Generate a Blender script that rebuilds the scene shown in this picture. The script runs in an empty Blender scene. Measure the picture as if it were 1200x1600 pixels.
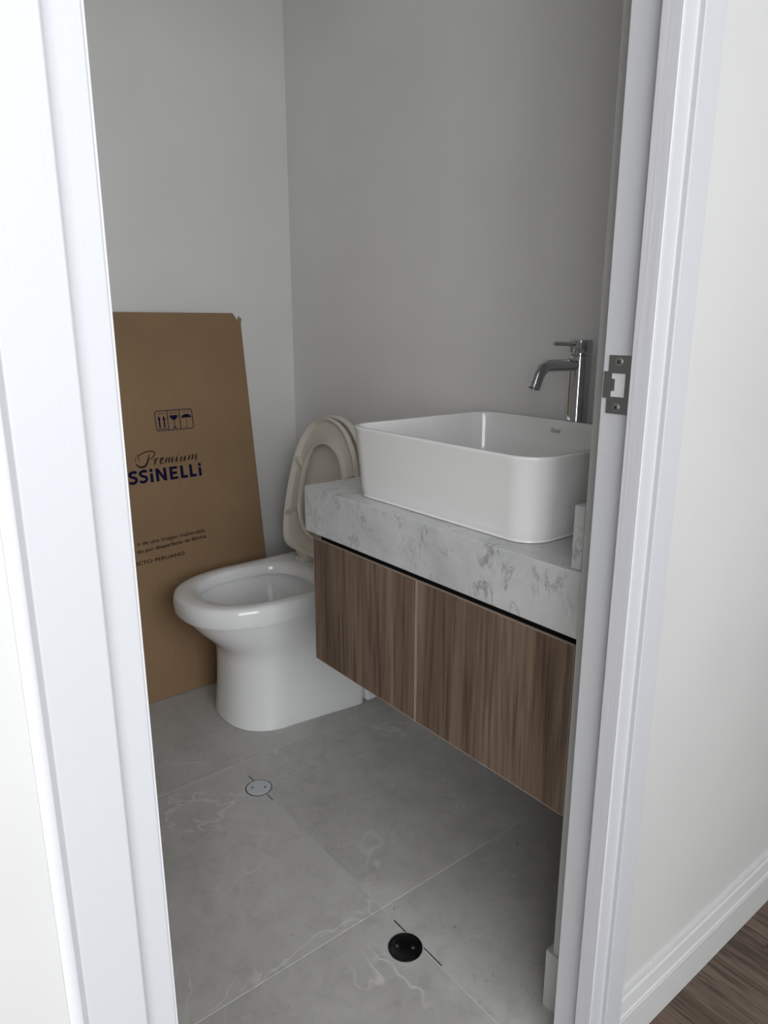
import bpy, bmesh, math, random
from mathutils import Vector, Matrix
random.seed(4)
scene = bpy.context.scene
COL = scene.collection

# ------------------------------------------------------------------ camera
H = 1.102
cam_d = bpy.data.cameras.new('camera')
cam_d.sensor_fit = 'VERTICAL'
cam_d.sensor_height = 32.0
cam_d.sensor_width = 24.0
cam_d.lens = 1120.0 / 1600.0 * 32.0
cam_d.clip_start = 0.01
cam = bpy.data.objects.new('camera', cam_d)
COL.objects.link(cam)
cam.location = (0, 0, H)
cam.rotation_euler = (math.radians(90 - 14.7), 0, math.radians(-38.3))
scene.camera = cam

# ------------------------------------------------------------------ world, light, exposure
world = bpy.data.worlds.new('overcast_sky')
scene.world = world
world.use_nodes = True
wbg = world.node_tree.nodes['Background']
wbg.inputs['Color'].default_value = (0.80, 0.90, 1.0, 1)
wbg.inputs['Strength'].default_value = 1.0

WIN_X0, WIN_X1, WIN_Z0, WIN_Z1, WIN_Y = -2.6, 0.85, 0.7, 2.35, -1.6
la = bpy.data.lights.new('window_daylight', 'AREA')
la.shape = 'RECTANGLE'
la.size = WIN_X1 - WIN_X0
la.size_y = WIN_Z1 - WIN_Z0
la.energy = 114
la.color = (0.985, 0.99, 1.0)
lo = bpy.data.objects.new('window_daylight', la)
COL.objects.link(lo)
lo.location = ((WIN_X0 + WIN_X1) / 2, WIN_Y - 0.16, (WIN_Z0 + WIN_Z1) / 2)
lo.rotation_euler = (math.radians(90), 0, 0)      # faces +Y, into the hall

vs = scene.view_settings
vs.view_transform = 'Standard'
vs.look = 'None'
vs.exposure = 0.0
vs.gamma = 1.0
vs.use_curve_mapping = False

# ------------------------------------------------------------------ materials
def mat(name, color=(.8, .8, .8), rough=.5, metal=0.0, **kw):
    m = bpy.data.materials.new(name)
    m.use_nodes = True
    b = m.node_tree.nodes['Principled BSDF']
    b.inputs['Base Color'].default_value = (*color, 1)
    b.inputs['Roughness'].default_value = rough
    b.inputs['Metallic'].default_value = metal
    for k, v in kw.items():
        b.inputs[k].default_value = v
    return m

class NT:
    def __init__(s, m):
        s.m = m; s.t = m.node_tree; s.b = s.t.nodes['Principled BSDF']
    def n(s, kind, **props):
        nd = s.t.nodes.new(kind)
        for k, v in props.items():
            if k in nd.inputs: nd.inputs[k].default_value = v
            else: setattr(nd, k, v)
        return nd
    def l(s, a, ao, b, bi): s.t.links.new(a.outputs[ao], b.inputs[bi])
    def coords(s, scale=(1, 1, 1), kind='Object', rot=(0, 0, 0), rnd=0.0):
        tc = s.n('ShaderNodeTexCoord')
        mp = s.n('ShaderNodeMapping')
        mp.inputs['Scale'].default_value = scale
        mp.inputs['Rotation'].default_value = rot
        s.l(tc, kind, mp, 'Vector')
        if rnd:
            oi = s.n('ShaderNodeObjectInfo')
            mu = s.n('ShaderNodeMath', operation='MULTIPLY'); mu.inputs[1].default_value = rnd
            s.l(oi, 'Random', mu, 0); s.l(mu, 0, mp, 'Location')
        return mp
    def ramp(s, stops, interp='LINEAR'):
        r = s.n('ShaderNodeValToRGB'); cr = r.color_ramp; cr.interpolation = interp
        while len(cr.elements) < len(stops): cr.elements.new(.5)
        for e, (p, c) in zip(cr.elements, stops):
            e.position = p; e.color = (*c, 1) if len(c) == 3 else c
        return r
    def noise(s, vec, scale, detail=4, rough=.55, dist=0.0):
        n = s.n('ShaderNodeTexNoise')
        n.inputs['Scale'].default_value = scale; n.inputs['Detail'].default_value = detail
        n.inputs['Roughness'].default_value = rough; n.inputs['Distortion'].default_value = dist
        s.l(vec, 'Vector', n, 'Vector')
        return n
    def mix(s, a, ao, b, bo, fac=.5, blend='MIX', fnode=None, fo=0):
        mx = s.n('ShaderNodeMix', data_type='RGBA', blend_type=blend)
        mx.inputs[0].default_value = fac
        if fnode: s.l(fnode, fo, mx, 0)
        for src, o, i in ((a, ao, 6), (b, bo, 7)):
            if isinstance(src, tuple): mx.inputs[i].default_value = (*src, 1)
            else: s.t.links.new(src.outputs[o], mx.inputs[i])
        return mx
    def bump(s, node, out, strength=.1, dist=.002):
        bp = s.n('ShaderNodeBump'); bp.inputs['Strength'].default_value = strength; bp.inputs['Distance'].default_value = dist
        s.l(node, out, bp, 'Height'); s.l(bp, 'Normal', s.b, 'Normal')

def m_paint(name, color, rough=.55, bump=.04):
    m = mat(name, color, rough); k = NT(m)
    mp = k.coords(); a = k.noise(mp, 3, 2)
    c2 = tuple(c * .955 for c in color)
    r = k.ramp([(.35, c2), (.65, color)]); k.l(a, 0, r, 0); k.l(r, 0, k.b, 'Base Color')
    f = k.noise(mp, 260, 3); k.bump(f, 0, bump, .001)
    return m

def m_trim(name, color, grain=.0):
    m = mat(name, color, .5); k = NT(m)
    mp = k.coords((220, 220, 5)); a = k.noise(mp, 1.0, 3, .6, .3)
    k.bump(a, 0, .10 + grain, .0012)
    return m

def m_tile():
    m = mat('grey_porcelain_tile', (.47, .46, .44), .42); k = NT(m)
    mp = k.coords(kind='Object', rnd=37.0)
    cl = k.noise(mp, 2.4, 8, .68, .5)
    base = k.ramp([(.28, (.375, .366, .345)), (.46, (.455, .447, .428)), (.60, (.505, .497, .478)), (.78, (.57, .562, .542))]); k.l(cl, 0, base, 0)
    md = k.noise(mp, 19, 6, .7, .8)
    mr = k.ramp([(.30, (.80, .79, .77)), (.52, (1, 1, 1)), (.75, (1.0, 1.0, 1.0))]); k.l(md, 0, mr, 0)
    b2 = k.mix(base, 0, mr, 0, .75, 'MULTIPLY')
    def vein(scale, dist, w, gscale, lo, amt):
        v1 = k.noise(mp, scale, 4, .6, dist)
        sb = k.n('ShaderNodeMath', operation='SUBTRACT'); sb.inputs[1].default_value = .5; k.l(v1, 0, sb, 0)
        ab = k.n('ShaderNodeMath', operation='ABSOLUTE'); k.l(sb, 0, ab, 0)
        vr = k.ramp([(0, (1, 1, 1)), (w * .4, (.7, .7, .7)), (w, (0, 0, 0))]); k.l(ab, 0, vr, 0)
        gate = k.noise(mp, gscale, 3); gr = k.ramp([(lo, (0, 0, 0)), (lo + .12, (amt,) * 3)]); k.l(gate, 0, gr, 0)
        return k.mix(vr, 0, gr, 0, 1.0, 'MULTIPLY')
    va = vein(3.2, .5, .010, 4.0, .50, .6)
    vb = vein(6.5, .6, .016, 7.0, .54, .35)
    c = k.mix(b2, 2, (.68, .67, .65), 0, .5, 'MIX', va, 2)
    c = k.mix(c, 2, (.64, .63, .61), 0, .5, 'MIX', vb, 2)
    vc = vein(9.0, 1.5, .010, 5.0, .54, .5)
    c = k.mix(c, 2, (.24, .23, .215), 0, .5, 'MIX', vc, 2)
    sp = k.noise(mp, 75, 2); sr = k.ramp([(.73, (0, 0, 0)), (.79, (.75, .75, .75))]); k.l(sp, 0, sr, 0)
    c2 = k.mix(c, 2, (.16, .15, .14), 0, .5, 'MIX', sr, 0)
    k.l(c2, 2, k.b, 'Base Color')
    rr = k.ramp([(.3, (.36,) * 3), (.7, (.54,) * 3)]); k.l(md, 0, rr, 0); k.l(rr, 0, k.b, 'Roughness')
    f = k.noise(mp, 120, 4); k.bump(f, 0, .06, .001)
    return m

def m_wood(name, cols, axis='z', rough=.5, rnd=11.0, gs=1.0, lines=.35, dist=1.2):
    m = mat(name, cols[1], rough); k = NT(m)
    lng, tr = .55 * gs, 9 * gs
    sc = {'z': (tr, tr, lng), 'y': (tr, lng, tr), 'x': (lng, tr, tr)}[axis]
    mp = k.coords(sc, rnd=rnd)
    a = k.noise(mp, 1.0, 6, .62, dist)
    base = k.ramp([(.28, cols[0]), (.48, cols[1]), (.62, cols[2]), (.8, cols[1])]); k.l(a, 0, base, 0)
    sc2 = {'z': (tr * 9, tr * 9, lng * 5), 'y': (tr * 9, lng * 5, tr * 9), 'x': (lng * 5, tr * 9, tr * 9)}[axis]
    mp2 = k.coords(sc2, rnd=rnd); g = k.noise(mp2, 1.0, 4, .65, .4)
    gr = k.ramp([(.36, tuple(c * .5 for c in cols[0])), (.52, (1, 1, 1))]); k.l(g, 0, gr, 0)
    c = k.mix(base, 0, gr, 0, lines, 'MULTIPLY')
    k.l(c, 2, k.b, 'Base Color')
    k.bump(g, 0, .12, .0008)
    return m

def m_marble():
    m = mat('white_carrara_marble', (.7, .7, .69), .30); k = NT(m)
    mp = k.coords((1, 1, 1), rot=(.5, .25, .2))
    cl = k.noise(mp, 6.5, 8, .68, .7)
    base = k.ramp([(.27, (.46, .465, .465)), (.44, (.585, .59, .59)), (.60, (.66, .66, .655)), (.82, (.72, .72, .71))]); k.l(cl, 0, base, 0)
    def vein(mpx, scale, dist, w, gscale, lo, amt):
        v = k.noise(mpx, scale, 6, .66, dist)
        sb = k.n('ShaderNodeMath', operation='SUBTRACT'); sb.inputs[1].default_value = .5; k.l(v, 0, sb, 0)
        ab = k.n('ShaderNodeMath', operation='ABSOLUTE'); k.l(sb, 0, ab, 0)
        vr = k.ramp([(0, (1, 1, 1)), (w * .3, (.65, .65, .65)), (w, (0, 0, 0))]); k.l(ab, 0, vr, 0)
        gate = k.noise(mp, gscale, 3); gr = k.ramp([(lo, (0, 0, 0)), (lo + .14, (amt,) * 3)]); k.l(gate, 0, gr, 0)
        return k.mix(vr, 0, gr, 0, 1.0, 'MULTIPLY')
    mv = k.coords((1.0, 1.3, .55), rot=(.55, .2, .3))
    c = k.mix(base, 0, (.20, .205, .215), 0, .5, 'MIX', vein(mv, 12, .8, .030, 12, .52, .75), 2)
    c = k.mix(c, 2, (.24, .245, .25), 0, .5, 'MIX', vein(mv, 30, .5, .045, 20, .55, .75), 2)
    ml = k.coords((.6, 1.0, .35), rot=(-.65, .1, .2))
    c = k.mix(c, 2, (.76, .76, .75), 0, .5, 'MIX', vein(ml, 7, .6, .02, 5, .50, .8), 2)
    k.l(c, 2, k.b, 'Base Color')
    return m

def m_card():
    m = mat('brown_cardboard', (.32, .20, .115), .8); k = NT(m)
    mp = k.coords(); a = k.noise(mp, 3.0, 5, .6)
    r = k.ramp([(.3, (.240, .150, .078)), (.55, (.280, .178, .094)), (.75, (.310, .200, .109))]); k.l(a, 0, r, 0)
    mp2 = k.coords((150, 4, 4)); s = k.noise(mp2, 1.0, 2)
    sr = k.ramp([(.35, (.955, .955, .955)), (.6, (1, 1, 1))]); k.l(s, 0, sr, 0)
    c = k.mix(r, 0, sr, 0, 1.0, 'MULTIPLY'); k.l(c, 2, k.b, 'Base Color')
    k.bump(s, 0, .05, .0006)
    return m

M = dict(
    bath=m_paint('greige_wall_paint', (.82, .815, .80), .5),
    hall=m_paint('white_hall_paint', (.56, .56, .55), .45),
    plaster=m_paint('white_plaster', (.72, .72, .71), .6),
    trim=m_trim('white_trim_paint_dimmed', (.49, .497, .52)),  # frame paint darkened, offsets the strong daylight on the casing
    trimj=m_trim('white_trim_paint_brightened', (.62, .625, .645)),  # same frame paint lightened, brightness for the dimmer jambs put into the colour
    trimg=m_trim('white_grained_trim_brightened', (.62, .62, .65), .22),  # same paint again with grain, lightened to lift the dimmer stops
    basep=m_paint('off_white_baseboard_paint', (.56, .565, .56), .35, .02),
    tile=m_tile(),
    grout=mat('pale_grout', (.52, .51, .49), .8),
    skirt=m_paint('pale_grey_skirting_tile', (.50, .50, .48), .4),
    vwood=m_wood('walnut_melamine', [(.100, .062, .040), (.178, .118, .081), (.250, .174, .124)], 'z', .45, gs=1.1, dist=2.4, lines=.5),
    vedge=mat('walnut_edge_band', (.36, .285, .23), .4),
    lam=m_wood('brown_laminate', [(.060, .036, .024), (.098, .064, .046), (.132, .092, .068)], 'y', .42, gs=2.6, lines=.7, dist=.6),
    dark=mat('black_carcass', (.012, .011, .010), .7),
    marble=m_marble(),
    ceramic=mat('white_glazed_ceramic', (.86, .86, .845), .10, **{'Coat Weight': .3, 'Coat Roughness': .04}),
    ceramic_t=mat('white_toilet_ceramic', (.86, .865, .865), .13, **{'Coat Weight': .3, 'Coat Roughness': .05}),
    ivory=mat('ivory_plastic', (.74, .705, .62), .30),
    chrome=mat('chrome', (.60, .62, .64), .06, 1.0),
    steel=mat('brushed_steel', (.42, .42, .42), .38, 1.0),
    steel_l=mat('bright_screw_steel', (.62, .62, .61), .28, 1.0),
    black=mat('black_plastic', (.006, .006, .007), .22),
    shadow_gap=mat('dark_gap', (.03, .03, .03), .8),
    wplast=mat('pale_grey_plastic', (.50, .53, .55), .35),
    card=m_card(),
    cardin=mat('cardboard_inner', (.27, .22, .13), .85),
    navy=mat('navy_ink', (.008, .008, .040), .8, **{'Specular IOR Level': .05}),
    ink=mat('dark_ink', (.020, .014, .014), .8, **{'Specular IOR Level': .05}),
    grey_ink=mat('grey_glaze_print', (.22, .22, .22), .3),
    ceil=m_paint('white_ceiling_paint', (.84, .84, .83), .6),
    alu=mat('white_window_aluminium', (.75, .75, .75), .4),
)

# ------------------------------------------------------------------ helpers
def link(o, parent=None):
    COL.objects.link(o)
    if parent is not None: o.parent = parent
    return o

def obj(name, bm, material, parent=None, local=False, bevel=0.0, smooth=None, segs=2, origin=None):
    """bmesh in world coordinates -> one mesh object (child coordinates are made relative to parent)."""
    if parent is not None and not local:
        bmesh.ops.translate(bm, verts=bm.verts, vec=-wloc(parent))
    loc = None
    if parent is None and not local:
        if origin is None:
            xs = [v.co for v in bm.verts]
            lo_ = Vector((min(c.x for c in xs), min(c.y for c in xs), min(c.z for c in xs)))
            hi_ = Vector((max(c.x for c in xs), max(c.y for c in xs), max(c.z for c in xs)))
            origin = Vector(((lo_.x + hi_.x) / 2, (lo_.y + hi_.y) / 2, lo_.z))
        loc = Vector(origin)
        bmesh.ops.translate(bm, verts=bm.verts, vec=-loc)
    if bevel:
        bmesh.ops.bevel(bm, geom=[e for e in bm.edges if len(e.link_faces) == 2 and e.calc_face_angle(0) > .5],
                        offset=bevel, segments=segs, profile=.5, affect='EDGES')
    me = bpy.data.meshes.new(name)
    bm.normal_update(); bm.to_mesh(me); bm.free()
    me.materials.append(M[material] if isinstance(material, str) else material)
    if smooth is not None:
        me.polygons.foreach_set('use_smooth', [True] * len(me.polygons))
        me.set_sharp_from_angle(angle=math.radians(smooth))
    o = bpy.data.objects.new(name, me)
    if loc is not None: o.location = loc
    return link(o, parent)

def wloc(o):
    v = Vector(o.location)
    while o.parent is not None:
        o = o.parent; v += Vector(o.location)
    return v

def thing(name, loc, label=None, cat=None, group=None, kind=None):
    o = bpy.data.objects.new(name, None)
    o.empty_display_size = .05
    o.location = loc
    tag(o, label, cat, group, kind)
    return link(o)

def tag(o, label=None, cat=None, group=None, kind=None):
    if label: o['label'] = label
    if cat: o['category'] = cat
    if group: o['group'] = group
    if kind: o['kind'] = kind
    return o

def BM(): return bmesh.new()

def box(bm, x0, x1, y0, y1, z0, z1):
    v = [bm.verts.new((x, y, z)) for z in (z0, z1) for y in (y0, y1) for x in (x0, x1)]
    for f in ((0, 2, 3, 1), (4, 5, 7, 6), (0, 1, 5, 4), (2, 6, 7, 3), (0, 4, 6, 2), (1, 3, 7, 5)):
        bm.faces.new([v[i] for i in f])
    return bm

def bx(*a): return box(BM(), *a)

def rings(bm, rr, closed=True, cap0=False, cap1=False):
    rows = [[bm.verts.new(p) for p in r] for r in rr]
    n = len(rows[0])
    for a, b in zip(rows, rows[1:]):
        for i in range(n if closed else n - 1):
            j = (i + 1) % n
            bm.faces.new((a[i], a[j], b[j], b[i]))
    if cap0: bm.faces.new(rows[0][::-1])
    if cap1: bm.faces.new(rows[-1])
    return rows

def fix(bm):
    bmesh.ops.recalc_face_normals(bm, faces=bm.faces); return bm

def prism(bm, pts, ext, frame):
    """pts 2-D polygon, ext (d0,d1); frame maps (u,v,d)->3-D"""
    a = [bm.verts.new(frame(u, v, ext[0])) for u, v in pts]
    b = [bm.verts.new(frame(u, v, ext[1])) for u, v in pts]
    n = len(pts)
    bm.faces.new(a[::-1]); bm.faces.new(b)
    for i in range(n):
        j = (i + 1) % n; bm.faces.new((a[i], a[j], b[j], b[i]))
    return bm

def lathe(bm, prof, c, axis=Vector((0, 0, 1)), n=40, cap0=True, cap1=True):
    axis = axis.normalized()
    t = Vector((1, 0, 0)) if abs(axis.x) < .9 else Vector((0, 1, 0))
    e1 = axis.cross(t).normalized(); e2 = axis.cross(e1)
    rr = [[Vector(c) + axis * h + (e1 * math.cos(2 * math.pi * i / n) + e2 * math.sin(2 * math.pi * i / n)) * r for i in range(n)] for r, h in prof]
    rings(bm, rr, True, cap0, cap1)
    return fix(bm)

def tube(bm, path, radii, n=20, caps=True):
    P = [Vector(p) for p in path]
    rr = []
    up = Vector((0, 1, 0))
    for i, p in enumerate(P):
        d = (P[min(i + 1, len(P) - 1)] - P[max(i - 1, 0)]).normalized()
        a = up.cross(d)
        if a.length < 1e-4: a = Vector((0, 0, 1)).cross(d)
        a.normalize(); b = d.cross(a)
        r = radii[i] if isinstance(radii, (list, tuple)) else radii
        rr.append([p + (a * math.cos(2 * math.pi * k / n) + b * math.sin(2 * math.pi * k / n)) * r for k in range(n)])
    rings(bm, rr, True, caps, caps)
    return fix(bm)

def catmull(pts, sub=8, closed=False):
    out = []; n = len(pts)
    rng = n if closed else n - 1
    g = lambda i: Vector(pts[i % n]) if closed else Vector(pts[max(0, min(n - 1, i))])
    for i in range(rng):
        p0, p1, p2, p3 = g(i - 1), g(i), g(i + 1), g(i + 2)
        for k in range(sub):
            t = k / sub
            out.append(.5 * ((2 * p1) + (p2 - p0) * t + (2 * p0 - 5 * p1 + 4 * p2 - p3) * t * t + (3 * p1 - p0 - 3 * p2 + p3) * t ** 3))
    if not closed: out.append(Vector(pts[-1]))
    return out

def resample(pts, n):
    """closed polyline -> n points equally spaced by length"""
    P = list(pts) + [pts[0]]
    L = [0]
    for a, b in zip(P, P[1:]): L.append(L[-1] + (b - a).length)
    out = []; j = 0
    for i in range(n):
        s = L[-1] * i / n
        while L[j + 1] < s: j += 1
        f = (s - L[j]) / max(L[j + 1] - L[j], 1e-9)
        out.append(P[j].lerp(P[j + 1], f))
    return out

# ================================================================== THE ROOM
XA, YB = 1.325, 2.183          # wall behind vanity / far wall
XD = 0.045                     # bathroom wall on the hidden side
YH, YC = 0.465, 0.572          # door wall: hall face, bathroom face
CEIL = 2.40
HX0, HX1, HY0 = -3.6, 2.7, WIN_Y
OPL, OPR, OPT = 0.150, 0.737, 2.05     # clear opening

def struct(name, bm, m, label=None, **k):
    return tag(obj(name, bm, m, **k), label=label, kind='structure')

struct('wall_right', bx(XA, XA + .12, YC - .02, YB + .12, 0, CEIL), 'bath', 'greige painted wall behind the vanity and the toilet')
struct('wall_far', bx(XD - .12, XA, YB, YB + .12, 0, CEIL), 'bath', 'greige painted wall that the cardboard carton leans on')
struct('wall_left', bx(XD - .12, XD, YC, YB, 0, CEIL), 'bath', 'greige bathroom wall behind the door casing')
bm = BM()
box(bm, .803, HX1, YH, YC, 0, CEIL)
box(bm, HX0, OPL - .075, YH, YC, 0, CEIL)
box(bm, OPL - .075, 0.803, YH, YC, OPT + .07, CEIL)
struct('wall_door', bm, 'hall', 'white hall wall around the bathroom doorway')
struct('ceiling', bx(HX0, HX1, HY0, YB + .12, CEIL, CEIL + .1), 'ceil', 'white ceiling')
struct('wall_hall_right', bx(HX1, HX1 + .1, HY0, YH, 0, CEIL), 'hall', 'white end wall of the hall')
struct('wall_hall_left', bx(HX0 - .1, HX0, HY0, YH, 0, CEIL), 'hall', 'white end wall of the hall across from the doorway')
bm = BM()
box(bm, HX0, WIN_X0, HY0 - .15, HY0, 0, CEIL)
box(bm, WIN_X1, HX1, HY0 - .15, HY0, 0, CEIL)
box(bm, WIN_X0, WIN_X1, HY0 - .15, HY0, 0, WIN_Z0)
box(bm, WIN_X0, WIN_X1, HY0 - .15, HY0, WIN_Z1, CEIL)
struct('wall_window', bm, 'hall', 'white hall wall with the wide window')
win = thing('window_1', ((WIN_X0 + WIN_X1) / 2, HY0 - .08, WIN_Z0), 'wide hall window facing the doorway', kind='structure')
for x in (WIN_X0, WIN_X0 + (WIN_X1 - WIN_X0) / 3 - .02, WIN_X0 + (WIN_X1 - WIN_X0) * 2 / 3 - .02, WIN_X1 - .04):
    obj('window_frame', bx(x, x + .04, HY0 - .10, HY0 - .06, WIN_Z0 + .04, WIN_Z1 - .04), 'alu', win)
for z in (WIN_Z0, WIN_Z1 - .04):
    obj('window_frame', bx(WIN_X0, WIN_X1, HY0 - .10, HY0 - .06, z, z + .04), 'alu', win)

# ---- bathroom floor, every tile a piece
fl = struct('floor', bx(XD, XA, YH - .005, YB, -.04, -.0006), 'grout', 'grey porcelain tile floor with pale veins')
tx = [XD, .113, .713, XA]
ty = [YH - .005, .909, 1.510, 2.110, YB]
J = .0007
for i in range(3):
    for j in range(4):
        x0, x1, y0, y1 = tx[i], tx[i + 1], ty[j], ty[j + 1]
        obj('tile', bx(x0 + J, x1 - J, y0 + J, y1 - J, -.010, 0), 'tile', fl, bevel=.0006, segs=1)
# ---- hall floor, every plank a piece
fh = struct('floor_hall', bx(HX0, HX1, HY0, YH - .005, -.04, -.0006), 'dark', 'brown wood laminate floor of the hall')
pw, plen = .192, 1.22
i = 0
x = HX0
while x < HX1 - .01:
    y = YH - .005 + (i * .437) % plen - (.0 if i % 3 else .3)
    while y > HY0:
        a, b = max(HY0, y - plen), min(YH - .005, y)
        if b - a > .02:
            obj('plank', bx(x + .0004, min(x + pw, HX1) - .0004, a + .0004, b - .0004, -.010, 0), 'lam', fh)
        y -= plen
    if y + plen < YH - .005:
        pass
    x += pw; i += 1
# planks that close the row ends against the door wall
i = 0; x = HX0
while x < HX1 - .01:
    y = YH - .005 + (i * .437) % plen - (.0 if i % 3 else .3)
    if y < YH - .01:
        obj('plank', bx(x + .0004, min(x + pw, HX1) - .0004, y + .0004, YH - .0054, -.010, 0), 'lam', fh)
    x += pw; i += 1

# ---- door frame: jambs, stops, casing
df = thing('door_1', ((OPL + OPR) / 2, .49, 0), 'white painted door frame with stepped casing', kind='structure')
YS0, YS1, YR = .453, .4790, .5245     # stop from the hall edge, rebate to the bathroom edge
RB = .0130
obj('jamb', bx(OPR + RB, .8025, YH, YR, 0, OPT), 'trimj', df, bevel=.0008)
obj('jamb', bx(OPL - .075, OPL - RB, YH, YR, 0, OPT), 'trimj', df, bevel=.0008)
obj('head_jamb', bx(OPL - .075, OPR + .075, YH, YR, OPT + RB, OPT + .07), 'trim', df)
obj('stop', bx(OPR, OPR + RB, YS0 + .0012, YS1, 0, OPT), 'trimg', df, bevel=.0008)
obj('stop', bx(OPL - RB, OPL, YS0 + .0012, YS1, 0, OPT), 'trimg', df, bevel=.0008)
obj('head_stop', bx(OPL - RB, OPR + RB, YH, YS1, OPT, OPT + RB), 'trimg', df)
CI, CW, YF = .0255, .066, .4450
for s, xe in ((1, OPR), (-1, OPL)):
    def X(a): return xe + s * a
    prof = [(.0015, YS0), (CI, YS0), (CI, YF), (CW, YF), (CW, YH), (.0015, YH)]
    bm = BM()
    prism(bm, [(X(a), y) for a, y in prof], (0, OPT + (CW)), lambda u, v, d: Vector((u, v, d)))
    obj('casing', fix(bm), 'trim', df, bevel=.0014)
bm = BM()
prism(bm, [(OPT, YS0), (OPT + CI, YS0), (OPT + CI, YF), (OPT + CW, YF), (OPT + CW, YH), (OPT, YH)], (OPL, OPR), lambda u, v, d: Vector((d, v, u)))
obj('head_casing', fix(bm), 'trim', df, bevel=.0014)

# ---- baseboards
def base(name, x0, x1):
    bm = BM()
    pr = [(YH, 0), (.4526, 0), (.4526, .066), (.4536, .0685), (.4526, .071), (.4526, .0735), (.4545, .076), (.4568, .099), (.4590, .103), (.4590, .108), (YH, .108)]
    prism(bm, pr, (x0, x1), lambda u, v, d: Vector((d, u, v)))
    return struct(name, fix(bm), 'basep', 'white moulded baseboard along the hall wall')
base('baseboard_right', OPR + CW, HX1)
base('baseboard_left', HX0, OPL - CW)
# pale tile skirting of the bathroom that returns round the wall end
sk = struct('trim_1', bx(.7985, .8028, .527, .583, 0, .112), 'skirt', 'short pale tile skirting at the foot of the door jamb', bevel=.0006)
struct('trim_2', bx(.8032, XA, .5725, .583, 0, .112), 'skirt', 'pale tile skirting along the door wall under the vanity')

# ================================================================== STRIKE PLATE
sp = thing('strike_plate', (OPR + RB, .505, 1.032), 'brushed steel door strike plate screwed to the white jamb', 'strike plate')
xs = OPR + RB
bm = BM()
outer = [(.482, .998), (.5160, .998), (.5160, 1.0160), (.5250, 1.0160), (.5250, 1.0475), (.5160, 1.0475), (.5160, 1.0665), (.482, 1.0665)]
def quadgrid(bm, rects, x0, x1):
    for y0, y1, z0, z1 in rects: box(bm, x0, x1, y0, y1, z0, z1)
quadgrid(bm, [(.482, .516, .998, 1.018), (.482, .516, 1.0455, 1.0665), (.511, .5160, 1.018, 1.0455), (.516, .5215, 1.016, 1.0475), (.482, .4925, 1.018, 1.0455)], xs - .0014, xs - .0001)
obj('plate', bm, 'steel', sp)
bm = BM(); prism(bm, [(.5215, xs - .0014), (.5215, xs - .0002), (.5262, xs + .0040), (.5270, xs + .0030)], (1.016, 1.0475), lambda u, v, d: Vector((v, u, d)))
obj('lip', fix(bm), 'steel', sp)
bm = BM(); box(bm, xs - .0016, xs - .0004, .5065, .5105, 1.025, 1.039)
obj('tongue', bm, 'steel', sp)
obj('latch_hole', bx(xs - .0006, xs - .0001, .4925, .511, 1.018, 1.0455), 'plaster', sp)
for z in (1.0588, 1.0056):
    sc = obj('screw', lathe(BM(), [(.0050, 0), (.0050, .0006), (.0041, .0011)], (xs - .0013, .5025, z), Vector((-1, 0, 0)), 20), 'steel_l', sp, smooth=40)
    bm = BM()
    for a in (math.pi / 4, -math.pi / 4):
        d = Vector((0, math.cos(a), math.sin(a))); q = Vector((0, -math.sin(a), math.cos(a)))
        c = Vector((xs - .00245, .5025, z))
        p = [c + d * s1 * .0030 + q * s2 * .0007 for s1, s2 in ((-1, -1), (1, -1), (1, 1), (-1, 1))]
        va = [bm.verts.new(t) for t in p]; vb = [bm.verts.new(t + Vector((.0004, 0, 0))) for t in p]
        bm.faces.new(va); bm.faces.new(vb[::-1])
        for k in range(4): bm.faces.new((va[k], vb[k], vb[(k + 1) % 4], va[(k + 1) % 4]))
    obj('screw_slot', fix(bm), 'shadow_gap', sc)

# ================================================================== VANITY CABINET
ZT, ZB = .643, .350
DX = .824
van = thing('vanity_cabinet', (1.07, .945, ZB), 'wall-hung walnut vanity cabinet with two plain doors', 'cabinet')
obj('carcass', bx(DX + .022, XA - .001, .592, 1.292, ZB + .004, ZT - .03), 'dark', van)
obj('finger_rail', bx(DX + .022, XA - .001, .592, 1.2985, ZT - .03, .6545), 'dark', van)
for (y0, y1) in ((.9475, 1.2985), (.5885, .9450)):
    e = .0016
    bm = BM()
    prism(bm, [(DX + .0003, ZB + e), (DX + .0195, ZB + e), (DX + .0195, ZT - .020), (DX + .0045, ZT - e), (DX + .0003, ZT - e)], (y0 + e, y1 - e), lambda u, v, d: Vector((u, d, v)))
    d = obj('door', fix(bm), 'vwood', van)
    bm = BM()
    box(bm, DX, DX + .020, y0, y0 + e, ZB, ZT - .021); box(bm, DX, DX + .020, y1 - e, y1, ZB, ZT - .021); box(bm, DX, DX + .0045, y0, y0 + e, ZT - .021, ZT); box(bm, DX, DX + .0045, y1 - e, y1, ZT - .021, ZT)
    box(bm, DX, DX + .020, y0 + e, y1 - e, ZB, ZB + e); box(bm, DX, DX + .0045, y0 + e, y1 - e, ZT - e, ZT)
    obj('edge_band', bm, 'vedge', d)

# ================================================================== COUNTERTOP
CZ, CB, CX, CY0, CY1 = .757, .6550, .820, .5725, 1.3225
ct = thing('countertop', (1.07, .945, CB), 'white marble countertop with a deep front edge on the vanity', 'countertop')
bm = BM()
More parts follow.
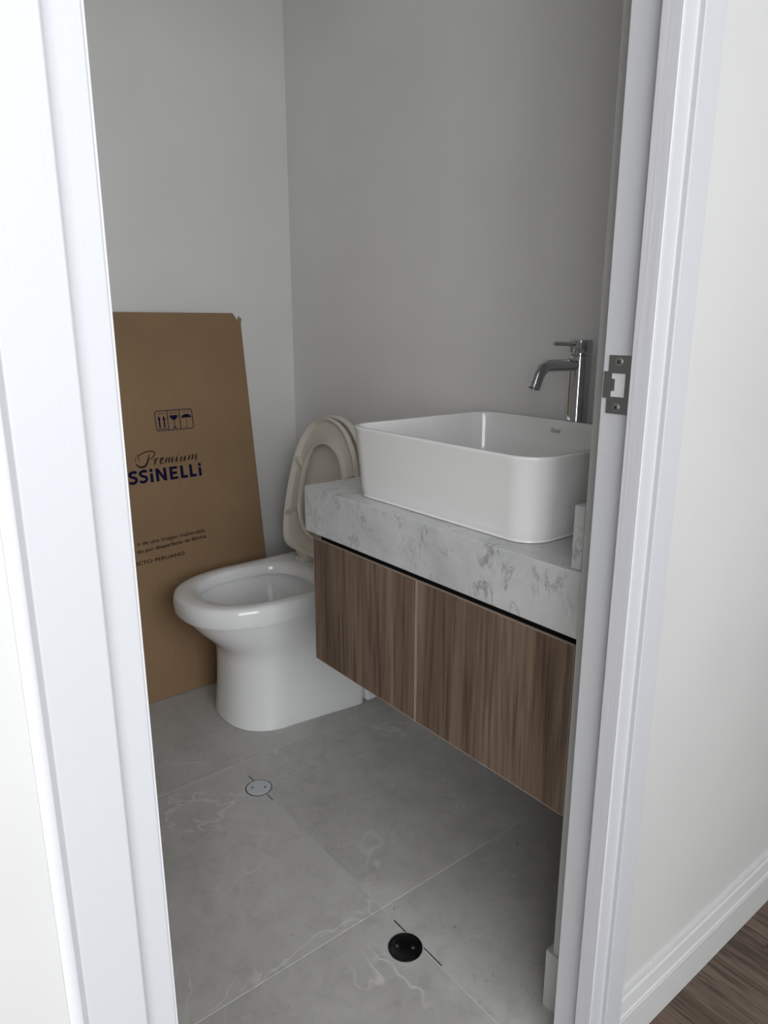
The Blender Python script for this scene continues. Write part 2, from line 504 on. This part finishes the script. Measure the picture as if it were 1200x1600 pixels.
# hollow underside: top slab + front and end aprons in one closed outline
prism(bm, [(CX, CB), (CX, CZ), (XA - .0005, CZ), (XA - .0005, CZ - .02), (CX + .02, CZ - .02), (CX + .02, CB)], (CY0, CY1), lambda u, v, d: Vector((u, d, v)))
obj('slab', fix(bm), 'marble', ct, bevel=.0012)
obj('end_apron', bx(CX + .0202, XA - .0006, CY1 - .020, CY1 - .0002, CB, CZ - .0202), 'marble', ct)
obj('side_upstand', bx(.830, XA - .0005, .5925, .6105, CZ + .0002, .852), 'marble', ct, bevel=.0012)
obj('mortar_strip', bx(.832, XA - .0005, .5725, .5922, CZ + .0002, .850), 'plaster', ct)

# ================================================================== BASIN
RZ = .902
bs = thing('vessel_basin', (1.05, .951, CZ), 'white rectangular ceramic vessel basin with rounded corners on marble', 'basin')
def rrect(x0, x1, y0, y1, r, z, n=10):
    out = []
    for cx, cy, a0 in ((x1 - r, y1 - r, 0), (x0 + r, y1 - r, 90), (x0 + r, y0 + r, 180), (x1 - r, y0 + r, 270)):
        for k in range(n + 1):
            a = math.radians(a0 + 90 * k / n)
            out.append(Vector((cx + r * math.cos(a), cy + r * math.sin(a), z)))
    return out
BX0, BX1, BY0, BY1 = .845, 1.257, .697, 1.205
def br(inset, z, r): return rrect(BX0 + inset, BX1 - inset, BY0 + inset, BY1 - inset, r, z)
bm = BM()
rings(bm, [br(.030, CZ + .0002, .040), br(.0155, CZ + .0004, .048), br(.0135, CZ + .0016, .050), br(.0135, CZ + .004, .050), br(.0148, CZ + .0052, .049), br(.0138, CZ + .008, .050), br(.0118, CZ + .014, .052), br(.0105, CZ + .025, .053),
           br(.006, CZ + .08, .055), br(.0008, RZ - .006, .057), br(.0, RZ - .003, .057), br(.0006, RZ - .0012, .057), br(.002, RZ, .056),
           br(.0085, RZ, .050), br(.0105, RZ - .0012, .048), br(.0115, RZ - .004, .047), br(.017, RZ - .07, .046), br(.022, RZ - .105, .046),
           br(.030, RZ - .118, .05), br(.045, RZ - .126, .05), br(.10, RZ - .130, .05), br(.17, RZ - .132, .03), br(.185, RZ - .1325, .02)], True, True, True)
obj('bowl', fix(bm), 'ceramic', bs, smooth=50)
dr = obj('drain', lathe(BM(), [(.010, -.001), (.021, -.001), (.022, .0005), (.020, .002), (.012, .0022), (.0115, .0005)], (1.051, .951, RZ - .1318), n=32), 'chrome', bs, smooth=40)

# ================================================================== text / print helpers
def text_mesh(s, offset=0.0, shear=0.0, space=1.0):
    c = bpy.data.curves.new('lettering', 'FONT'); c.body = s; c.offset = offset; c.shear = shear; c.space_character = space
    c.fill_mode = 'FRONT'; c.resolution_u = 4
    o = bpy.data.objects.new('lettering', c); COL.objects.link(o)
    dg = bpy.context.evaluated_depsgraph_get(); dg.update()
    me = bpy.data.meshes.new_from_object(o.evaluated_get(dg))
    bpy.data.objects.remove(o); bpy.data.curves.remove(c)
    return me

def text_bm(s, u0, u1, v0, v1, frame, d=.0004, offset=0.0, shear=0.0, tilt=0.0, baseline_ref=None):
    me = text_mesh(s, offset, shear)
    bm = BM(); bm.from_mesh(me); bpy.data.meshes.remove(me)
    xs_ = [v.co.x for v in bm.verts]; ys_ = [v.co.y for v in bm.verts]
    xa, xb, ya, yb = min(xs_), max(xs_), min(ys_), max(ys_)
    if baseline_ref: ya, yb = 0.0, baseline_ref       # fit cap height, keep descenders
    for v in bm.verts:
        u = u0 + (v.co.x - xa) / (xb - xa) * (u1 - u0)
        w = v0 + (v.co.y - ya) / (yb - ya) * (v1 - v0) + tilt * (u - u0)
        v.co = frame(u, w, d)
    return bm

# basin maker's mark, on the inner face of the back wall
bx_in = BX1 - .0126
obj('maker_mark', text_bm('Fanni', .990, .964, .8755, .8850, lambda u, v, d: Vector((bx_in - d - (RZ - v) * .085, u, v)), .0007, .008, .35), 'grey_ink', bs)

# ================================================================== FAUCET
FX, FY = 1.2840, .957
fc = thing('basin_faucet', (FX, FY, CZ), 'tall chrome single-lever faucet standing behind the white basin', 'faucet')
obj('body', lathe(BM(), [(.026, .0002), (.026, .004), (.0235, .006), (.0232, .010), (.0232, .2760), (.0225, .2800), (.0205, .2815), (.0205, .2860), (.0180, .2860)], (FX, FY, CZ), n=48), 'chrome', fc, smooth=35)
obj('handle_cap', lathe(BM(), [(.016, .2870), (.0232, .2872), (.0240, .2885), (.0240, .3115), (.0228, .3130), (.010, .3133)], (FX, FY, CZ), n=48), 'chrome', fc, smooth=35)
obj('lever', tube(BM(), [(FX - .018, FY, 1.0605), (FX - .060, FY, 1.0625), (FX - .086, FY, 1.0635), (FX - .0875, FY, 1.0636)], [.0046, .0043, .0043, .0036], 20), 'chrome', fc, smooth=40)
path = [(FX - .012, FY, 1.0190), (FX - .06, FY, 1.0195), (FX - .100, FY, 1.0198)]
for k in range(1, 11):
    a = math.radians(66 * k / 10); R_ = .038
    path.append((FX - .100 - R_ * math.sin(a), FY, 1.0198 - R_ * (1 - math.cos(a))))
dx, dz = -math.cos(math.radians(66)), -math.sin(math.radians(66))
path.append((path[-1][0] + dx * .014, FY, path[-1][2] + dz * .014))
spt = obj('spout', tube(BM(), path, [.0126] * 3 + [.0126] * 4 + [.0126] * 7, 28), 'chrome', fc, smooth=40)
pe = Vector(path[-1]); ad = Vector((dx, 0, dz))
obj('aerator', lathe(BM(), [(.0112, -.001), (.0112, .0012), (.0124, .0013), (.0126, .0085), (.0110, .0090), (.0106, .004), (.002, .004)], pe, ad, 28), 'chrome', fc, smooth=35)
obj('aerator_screen', lathe(BM(), [(.0001, .0062), (.0104, .0062), (.0104, .0070), (.0001, .0070)], pe, ad, 24), 'black', fc)

# ================================================================== TOILET
TY = 1.735
tl = thing('toilet', (1.0, TY, 0), 'white back-to-wall toilet with its seat raised beside the vanity', 'toilet')
def tring(z, xf, w, xb, xc=None, ex=2.35, rb=.05, w2=None):
    """front superellipse, straight sides to a back with rounded corners; counter-clockwise"""
    xc = xc if xc is not None else xf + min(.26, w * 1.45)
    w2 = w if w2 is None else w2
    out = []
    nf = 40
    for k in range(nf + 1):
        th = math.pi / 2 - math.pi * k / nf
        c, s = math.cos(th), math.sin(th)
        out.append(Vector((xc - (xc - xf) * abs(c) ** (2 / ex), TY + w * math.copysign(abs(s) ** (2 / ex), s), z)))
    ns, nb = 8, 6
    for k in range(1, ns + 1):
        f = k / ns
        out.append(Vector((xc + (xb - rb - xc) * f, TY - (w + (w2 - w) * f), z)))
    for k in range(1, nb + 1):
        a = math.radians(90 * k / nb)
        out.append(Vector((xb - rb + rb * math.sin(a), TY - w2 + rb - rb * math.cos(a), z)))
    for k in range(0, nb):
        a = math.radians(90 * k / nb)
        out.append(Vector((xb - rb + rb * math.cos(a), TY + w2 - rb + rb * math.sin(a), z)))
    for k in range(0, ns):
        f = 1 - k / ns
        out.append(Vector((xc + (xb - rb - xc) * f, TY + (w + (w2 - w) * f), z)))
    return out
TZ = .390
XT = XA - .012
bm = BM()
R = [tring(.0004, .782, .150, 1.16, .93, w2=.176, rb=.02),
     tring(.004, .779, .152, 1.16, .93, w2=.178, rb=.02),
     tring(.05, .784, .148, 1.165, .94, w2=.172, rb=.02),
     tring(.12, .789, .145, 1.18, .95, w2=.168, rb=.025),
     tring(.19, .792, .144, 1.20, .95, w2=.166, rb=.03),
     tring(.215, .789, .146, 1.22, .95, w2=.168, rb=.03),
     tring(.235, .776, .151, 1.24, .95, w2=.170, rb=.04),
     tring(.262, .750, .160, 1.27, .95, w2=.173, rb=.04),
     tring(.29, .724, .166, 1.29, .94, w2=.174, rb=.04),
     tring(.315, .706, .1715, XT - .008, .93, w2=.177, rb=.04),
     tring(.333, .695, .1755, XT - .012, .93, w2=.178, rb=.04),
     tring(.3365, .693, .1765, XT - .012, .93, w2=.179, rb=.04),
     tring(.3368, .680, .1885, XT, .93, w2=.1895, rb=.04),
     tring(.342, .677, .190, XT, .93, w2=.191, rb=.04),
     tring(.365, .676, .1905, XT, .93, w2=.192, rb=.04),
     tring(.380, .678, .189, XT, .93, w2=.191, rb=.04),
     tring(.387, .682, .1855, XT - .003, .93, w2=.187, rb=.04),
     tring(.3905, .690, .179, XT - .010, .93, w2=.181, rb=.04),
     tring(.391, .712, .162, 1.20, .93, w2=.165, rb=.09),
     tring(.390, .730, .150, 1.095, .92, w2=.146, rb=.10),
     tring(.386, .740, .143, 1.083, .92, w2=.139, rb=.10),
     tring(.378, .745, .140, 1.077, .92, w2=.136, rb=.10),
     tring(.3585, .748, .138, 1.073, .92, w2=.134, rb=.10),
     tring(.3560, .747, .139, 1.074, .92, w2=.135, rb=.10),
     tring(.3630, .742, .145, 1.080, .92, w2=.141, rb=.10),
     tring(.3650, .730, .157, 1.093, .92, w2=.153, rb=.10),
     tring(.350, .729, .158, 1.094, .92, w2=.154, rb=.10),
     tring(.32, .752, .140, 1.075, .93, w2=.136, rb=.10),
     tring(.27, .790, .115, 1.055, .94, w2=.112, rb=.09),
     tring(.22, .835, .085, 1.03, .95, w2=.085, rb=.07),
     tring(.185, .875, .055, 1.00, .95, w2=.055, rb=.05),
     tring(.182, .885, .048, .99, .95, w2=.048, rb=.04)]
rings(bm, R, True, True, True)
obj('bowl', fix(bm), 'ceramic_t', tl, smooth=38)
bm = BM()
box(bm, 1.165, 1.205, TY - .178, TY + .178, .0004, .060)
obj('base_flange', bm, 'ceramic_t', tl, bevel=.008, segs=3)

# raised seat + lid : local frame (du along y, h up the leaning board, d towards the front of the bowl)
LEAN = math.atan2(.052, .42)
O = Vector((1.108, TY, .420))
UP = Vector((math.sin(LEAN), 0, math.cos(LEAN)))
NF = Vector((-math.cos(LEAN), 0, math.sin(LEAN)))
def sf(u, v, d=0): return O + Vector((0, u, 0)) + UP * v + NF * d
outer_h = [(0, .0), (.09, .0), (.155, .002), (.185, .020), (.1955, .060), (.195, .11), (.188, .175), (.176, .235), (.155, .300), (.122, .358), (.07, .404), (0, .422)]
hole_h = [(0, .060), (.055, .066), (.095, .095), (.114, .145), (.1125, .205), (.098, .268), (.064, .322), (0, .344)]
def egg(half, k=1.0, c=(0, .2)):
    full = half + [(-u, v) for u, v in half[-2:0:-1]]
    P = catmull([Vector((u, v)) for u, v in full], 14, True)
    return [Vector(c) + (p - Vector(c)) * k for p in P]
def polar(P, n, c):
    """resample a closed curve by angle about c so that two curves pair up"""
    out = []
    c = Vector(c)
    A = [(math.atan2(p.y - c.y, p.x - c.x), p) for p in P]
    A.sort(key=lambda t: t[0])
    m_ = len(A)
    for i in range(n):
        a = -math.pi + 2 * math.pi * i / n
        j = 0
        while j < m_ and A[j][0] < a: j += 1
        a0, p0 = A[j - 1] if j > 0 else (A[-1][0] - 2 * math.pi, A[-1][1])
        a1, p1 = A[j] if j < m_ else (A[0][0] + 2 * math.pi, A[0][1])
        f = (a - a0) / max(a1 - a0, 1e-9)
        out.append(p0.lerp(p1, f))
    return out
NP = 96
OU = polar(egg(outer_h), NP, (0, .195)); HO = polar(egg(hole_h), NP, (0, .195))
bm = BM()
sec = [(0.0, -.004), (0.0, .001), (.02, .0035), (.075, .0035), (.10, .001), (.13, -.0085), (.20, -.0115), (.82, -.0115), (.89, -.006), (.925, .002), (.95, .0035), (.985, .0035), (1.0, .001), (1.0, -.010), (.95, -.016), (.75, -.019), (.3, -.019), (.06, -.014)]
rr = [[sf(*(HO[i].lerp(OU[i], s)), d) for i in range(NP)] for s, d in sec]
rows = rings(bm, rr, True)
for i in range(NP):
    j = (i + 1) % NP; bm.faces.new((rows[-1][i], rows[-1][j], rows[0][j], rows[0][i]))
seat = obj('seat', fix(bm), 'ivory', tl, smooth=45)
# four ribs in the hollow of the seat
for (ang, fr) in ((150, .5), (33, .5), (205, .5), (-25, .5)):
    i = int(((math.radians(ang) + math.pi) % (2 * math.pi)) / (2 * math.pi) * NP) % NP
    a, b = HO[i].lerp(OU[i], .10), HO[i].lerp(OU[i], .92)
    t = (b - a).normalized(); q = Vector((-t.y, t.x))
    bm = BM()
    prism(bm, [tuple(a + q * .0035), tuple(b + q * .0065), tuple(b - q * .0065), tuple(a - q * .0035)], (-.0120, .0012), sf)
    obj('bumper', fix(bm), 'ivory', seat, bevel=.0015)
bm = BM()
LO = polar(egg(outer_h, 1.035, (0, .18)), NP, (0, .195))
ctr = Vector((0, .195))
lr = [[sf(*(ctr.lerp(LO[i], s)), d) for i in range(NP)] for s, d in
      ((.05, -.036), (.90, -.036), (.93, -.034), (.955, -.024), (.975, -.0225), (.995, -.024), (1.0, -.028), (.998, -.040), (.985, -.047), (.95, -.051), (.6, -.055), (.05, -.056))]
rings(bm, lr, True, True, True)
obj('lid', fix(bm), 'ivory', tl, smooth=45)
for s in (-1, 1):
    c = TY + s * .085
    hg = obj('hinge', bx(1.100, 1.150, c - .021, c + .021, TZ + .0006, TZ + .014), 'ivory', tl, bevel=.003)
    obj('hinge_barrel', tube(BM(), [(1.122, c - .030, TZ + .022), (1.122, c + .030, TZ + .022)], .011, 20), 'ivory', hg, smooth=40)
    bm = BM(); prism(bm, [(s * .085 - .018, -.020), (s * .085 + .018, -.020), (s * .085 + .018, .012), (s * .085 - .018, .012)], (-.018, -.004), sf)
    obj('hinge_tab', fix(bm), 'ivory', hg, bevel=.002)

# ================================================================== CARTON
CL = .375
CT_ANG = math.atan2(.150, 1.134)                        # leans back onto the far wall
carton = thing('cardboard_carton', (0, 1.95, .0005), 'large flat brown cardboard carton leaning on the wall beside the toilet', 'carton')
carton.rotation_euler = (-CT_ANG, 0, 0)
CH, CTH, CR = 1.1440, .060, 1.0850
def cf(u, v, d=0.0): return Vector((u, -d, v))          # u = x, v = up the board, d = out of the front face
bm = BM()
prism(bm, [(CL, .0005), (CR, .0005), (CR, CH - .030), (CR - .009, CH - .024), (CR - .024, CH), (CL, CH)], (-CTH, 0), cf)
obj('box_body', fix(bm), 'card', carton, local=True, bevel=.0012, segs=1)
bm = BM()
prism(bm, [(CR - .0095, CH - .024), (CR - .001, CH - .008), (CR + .0075, CH - .016), (CR - .0005, CH - .048)], (-.010, -.0065), cf)
obj('torn_flap', fix(bm), 'cardin', carton, local=True)

def ribbon(bm, pts, w, sub=6, taper=(1, 1), d=.0004):
    P = catmull([Vector(p) for p in pts], sub)
    n = len(P); L_, R_ = [], []
    for i, p in enumerate(P):
        t = (P[min(i + 1, n - 1)] - P[max(i - 1, 0)]).normalized(); q = Vector((-t.y, t.x))
        f = i / (n - 1)
        wi = w(f) if callable(w) else w * (taper[0] + (taper[1] - taper[0]) * f)
        L_.append(bm.verts.new(cf(*(p + q * wi / 2), d))); R_.append(bm.verts.new(cf(*(p - q * wi / 2), d)))
    for i in range(n - 1): bm.faces.new((L_[i], L_[i + 1], R_[i + 1], R_[i]))

def flat(bm, pts, d=.0004): bm.faces.new([bm.verts.new(cf(u, v, d)) for u, v in pts])

# --- handling marks
I0, I1, J0, J1 = .7733, .8898, .8030, .8628
bm = BM()
rc = .008
def rr2(x0, x1, y0, y1, r, n=6):
    out = []
    for cx, cy, a0 in ((x1 - r, y1 - r, 0), (x0 + r, y1 - r, 90), (x0 + r, y0 + r, 180), (x1 - r, y0 + r, 270)):
        for k in range(n + 1):
            a = math.radians(a0 + 90 * k / n); out.append((cx + r * math.cos(a), cy + r * math.sin(a)))
    return out
A_, B_ = rr2(I0, I1, J0, J1, rc), rr2(I0 + .0023, I1 - .0023, J0 + .0023, J1 - .0023, rc - .0023)
va = [bm.verts.new(cf(u, v, .0004)) for u, v in A_]; vb = [bm.verts.new(cf(u, v, .0004)) for u, v in B_]
for i in range(len(va)):
    j = (i + 1) % len(va); bm.faces.new((va[i], va[j], vb[j], vb[i]))
for u in (.8112, .8490): flat(bm, [(u - .0012, J0), (u + .0012, J0), (u + .0012, J1), (u - .0012, J1)])
ib = obj('icon_frame', bm, 'navy', carton, local=True)
bm = BM()
for u in (.7858, .8002):
    flat(bm, [(u - .0022, .8128), (u + .0022, .8128), (u + .0022, .837), (u - .0022, .837)])
    flat(bm, [(u - .0046, .8362), (u + .0046, .8362), (u, .8485)])
flat(bm, [(.7790, .8082), (.8065, .8082), (.8065, .8104), (.7790, .8104)])
obj('up_arrows_icon', bm, 'navy', carton, local=True)
bm = BM()
flat(bm, [(.8190, .8468), (.8425, .8468), (.8408, .8390), (.8365, .8340), (.8308, .8322), (.8250, .8340), (.8207, .8390)])
flat(bm, [(.8297, .8330), (.8319, .8330), (.8319, .8112), (.8297, .8112)])
flat(bm, [(.8240, .8085), (.8376, .8085), (.8376, .8105), (.8319, .8125), (.8297, .8125), (.8240, .8105)])
for s, u in ((-1, .8190), (1, .8425)):
    ribbon(bm, [(u - s * .001, .8455), (u + s * .0022, .8445), (u + s * .0018, .8410), (u - s * .0012, .8402)], .0012)
obj('glass_icon', bm, 'navy', carton, local=True)
bm = BM()
pts = [(.8695 + .0165 * math.cos(math.radians(a)), .8355 + .0120 * math.sin(math.radians(a))) for a in range(0, 181, 12)]
scal = []
for k in range(4):
    for q in range(1, 7):
        f = q / 6; u = .8530 + (.033) * (k + f) / 4; scal.append((u, .8355 + .0024 * math.sin(math.pi * f)))
flat(bm, pts + scal[:-1])
flat(bm, [(.8689, .8365), (.8701, .8365), (.8701, .8120), (.8689, .8120)])
flat(bm, [(.8691, .8470), (.8699, .8470), (.8699, .8500), (.8691, .8500)])
ribbon(bm, [(.8695, .8125), (.8692, .8098), (.8674, .8088), (.8656, .8098), (.8654, .8118)], .0016)
obj('umbrella_icon', bm, 'navy', carton, local=True)
obj('icon_caption', text_bm('ARRIBA', .7815, .8050, .8525, .8558, cf, .0004, .01), 'ink', carton, local=True)
obj('icon_caption', text_bm('FRAGIL', .8185, .8425, .8525, .8560, cf, .0004, .02), 'ink', carton, local=True)
obj('icon_caption', text_bm('SECO', .8590, .8800, .8528, .8558, cf, .0004, .01), 'ink', carton, local=True)

# --- script word, drawn as pen strokes (thick down-strokes, hairline joins)
bm = BM()
def S(pts, w=.0034): ribbon(bm, pts, lambda f: .0014 + (w * 1.3 - .0014) * math.sin(math.pi * min(1, max(0, f))) ** .8)
def Hn(pts): ribbon(bm, pts, .0013)
def Lt(u, v0, v1, sl=.008, w=.0030): S([(u, v0), (u + sl * .5, (v0 + v1) / 2), (u + sl, v1)], w)
# capital P
S([(.7425, .7400), (.7385, .7270), (.7335, .7145), (.7255, .7065), (.7155, .7050), (.7060, .7085), (.7025, .7125)], .0042)
Hn([(.7010, .7200), (.7012, .7310), (.7055, .7400), (.7100, .7435)])
S([(.7135, .7240), (.7095, .7310), (.7130, .7395), (.7240, .7450), (.7380, .7480), (.7530, .7475), (.7590, .7420), (.7560, .7330), (.7480, .7270), (.7400, .7260)], .0024)
flat(bm, [(.7030 + .0024 * math.cos(a * math.pi / 5), .7133 + .0024 * math.sin(a * math.pi / 5)) for a in range(10)])
# r e m i u m
Lt(.7535, .7065, .7255, .0085, .0036); Hn([(.7495, .7210), (.7570, .7230), (.7615, .7245)]); S([(.7590, .7190), (.7640, .7245), (.7695, .7240)], .0022)
S([(.7735, .7135), (.7800, .7190), (.7825, .7235), (.7790, .7250), (.7745, .7200), (.7725, .7120), (.7755, .7080), (.7835, .7115)], .0030)
for u in (.7870, .7965, .8060): Lt(u, .7080, .7240, .0070, .0036)
Hn([(.7885, .7110), (.7940, .7200), (.8000, .7245), (.8030, .7230)]); Hn([(.7985, .7110), (.8040, .7200), (.8095, .7245), (.8125, .7230)]); Hn([(.8060, .7085), (.8110, .7085), (.8160, .7140)])
Lt(.8200, .7080, .7240, .0070, .0036); Hn([(.8160, .7140), (.8230, .7220), (.8265, .7240)]); Hn([(.8205, .7085), (.8250, .7085), (.8300, .7140)])
flat(bm, [(.8312 + .0019 * math.cos(a * math.pi / 5), .7305 + .0019 * math.sin(a * math.pi / 5)) for a in range(10)])
for u in (.8335, .8455): Lt(u, .7082, .7242, .0070, .0036)
Hn([(.8340, .7090), (.8380, .7080), (.8440, .7140), (.8500, .7220)]); Hn([(.8460, .7088), (.8510, .7095), (.8560, .7150)])
for u in (.8590, .8700, .8810): Lt(u, .7085, .7245, .0070, .0036)
Hn([(.8605, .7115), (.8665, .7210), (.8730, .7250), (.8765, .7235)]); Hn([(.8715, .7115), (.8775, .7210), (.8840, .7250), (.8875, .7235)]); Hn([(.8810, .7088), (.8865, .7090), (.8910, .7130)])
obj('script_lettering', bm, 'ink', carton, local=True)

# --- heavy block letters, built stroke by stroke
BH0, BH1, SW = .6578, .6962, .0088
hh = BH1 - BH0
def bar(bm, u0, u1, v0, v1): flat(bm, [(u0, v0), (u1, v0), (u1, v1), (u0, v1)])
def letter(ch, u):
    bm = BM(); e = .0004
    if ch == 'i':
        bar(bm, u, u + SW, BH0, BH1 - .0125); bar(bm, u, u + SW, BH1 - .0085, BH1 + .0010)
    elif ch == 'L':
        bar(bm, u, u + SW, BH0, BH1); bar(bm, u + SW, u + .0215, BH0, BH0 + .0080)
    elif ch == 'E':
        bar(bm, u, u + SW, BH0, BH1)
        for v in (BH0, BH0 + hh / 2 - .0038, BH1 - .0076): bar(bm, u + SW, u + .0245 - (.002 if v == BH0 + hh / 2 - .0038 else 0), v, v + .0076)
    elif ch == 'N':
        bar(bm, u, u + SW, BH0, BH1); bar(bm, u + .0235, u + .0235 + SW, BH0, BH1)
        flat(bm, [(u + SW, BH1), (u + SW, BH1 - .0145), (u + .0235, BH0), (u + .0235, BH0 + .0145)])
    elif ch == 'S':
        P = [(.0245, .0315), (.0205, .0345), (.0130, .0350), (.0062, .0318), (.0048, .0268), (.0090, .0222), (.0160, .0190), (.0212, .0158), (.0215, .0098), (.0165, .0048), (.0095, .0036), (.0015, .0070)]
        ribbon(bm, [(u + a * 1.02, BH0 + b * hh / .0384) for a, b in P], .0080)
    elif ch == 'C':
        P = [(.0270, .0310), (.0200, .0345), (.0110, .0320), (.0055, .0240), (.0055, .0150), (.0110, .0065), (.0200, .0038), (.0270, .0070)]
        ribbon(bm, [(u + a, BH0 + b) for a, b in P], .0080)
    elif ch == 'A':
        flat(bm, [(u, BH0), (u + SW, BH0), (u + .0190, BH1), (u + .0115, BH1)])
        flat(bm, [(u + .0310 - SW, BH0), (u + .0310, BH0), (u + .0190, BH1), (u + .0115, BH1)])
        bar(bm, u + .006, u + .025, BH0 + .0085, BH0 + .0150)
    return obj('block_letter', bm, 'navy', carton, local=True)
for ch, u in (('C', .6075), ('A', .6395), ('S', .6740), ('S', .7042), ('i', .7375), ('N', .7548), ('E', .7970), ('L', .8308), ('L', .8592), ('i', .8882)):
    letter(ch, u)
# --- small print
obj('small_print', text_bm('n de una imagen inalterable', .6735, .8850, .4785, .4895, cf, .0004, .012, 0, .025, .70), 'ink', carton, local=True)
obj('small_print', text_bm('do por desperfecto de fábrica', .6700, .8870, .4560, .4670, cf, .0004, .018, 0, .045, .70), 'ink', carton, local=True)
obj('small_print', text_bm('PRODUCTO PERUANO', .5995, .8115, .4190, .4292, cf, .0004, .018, 0, .035, .70), 'ink', carton, local=True)

# ================================================================== FLOOR DRAINS
def drain(name, x, y, r, label, kind, ang):
    t = thing(name, (x, y, 0), label, 'drain cover', 'round floor drain covers')
    c, s = math.cos(ang), math.sin(ang)
    if kind == 'white':
        obj('rim', lathe(BM(), [(r - .0028, .0001), (r, .0001), (r, .0005), (r - .0028, .0005)], (x, y, 0), n=48, cap0=False, cap1=False), 'shadow_gap', t)
        obj('plate', lathe(BM(), [(r - .0024, .0001), (r - .0024, .0010), (r - .0034, .0016), (.001, .0017)], (x, y, 0), n=48), 'wplast', t, smooth=30)
        for q in (-1, 1):
            obj('screw_hole', lathe(BM(), [(.0027, .0012), (.0027, .0020), (.0005, .0020)], (x + q * c * .0155, y + q * s * .0155, 0), n=16), 'shadow_gap', t)
    else:
        obj('rim', lathe(BM(), [(r, .0001), (r, .0014), (r - .0014, .0022), (r - .0030, .0022), (r - .0034, .0008)], (x, y, 0), n=56, cap0=False, cap1=False), 'black', t, smooth=30)
        obj('plate', lathe(BM(), [(r - .0036, .0001), (r - .0036, .0014), (r - .0046, .0019), (.001, .0019)], (x, y, 0), n=56), 'black', t, smooth=30)
        for q in (-1, 1):
            sc = obj('screw', lathe(BM(), [(.0029, .0016), (.0029, .0026), (.0022, .0030), (.0004, .0030)], (x + q * c * .0145, y + q * s * .0145, 0), n=18), 'steel_l', t, smooth=30)
            obj('screw_socket', lathe(BM(), [(.0013, .0029), (.0013, .00315), (.0003, .00315)], (x + q * c * .0145, y + q * s * .0145, 0), n=12), 'black', sc)
    return t
drain('drain_cover', .7075, 1.392, .0325, 'round pale grey plastic drain cover in the tiles near the toilet', 'white', math.radians(-33))
drain('drain_cover', .6905, .8115, .0315, 'round black drain cover with two steel screws in the floor tiles', 'black', math.radians(-46))
def cut(x, y0, y1, w=.0022):
    obj('saw_cut', bx(x - w / 2, x + w / 2, y0, y1, -.001, .00025), 'shadow_gap', fl)
cut(.711, 1.424, 1.452); cut(.711, 1.330, 1.356); cut(.7135, .838, .872); cut(.7165, .742, .790)
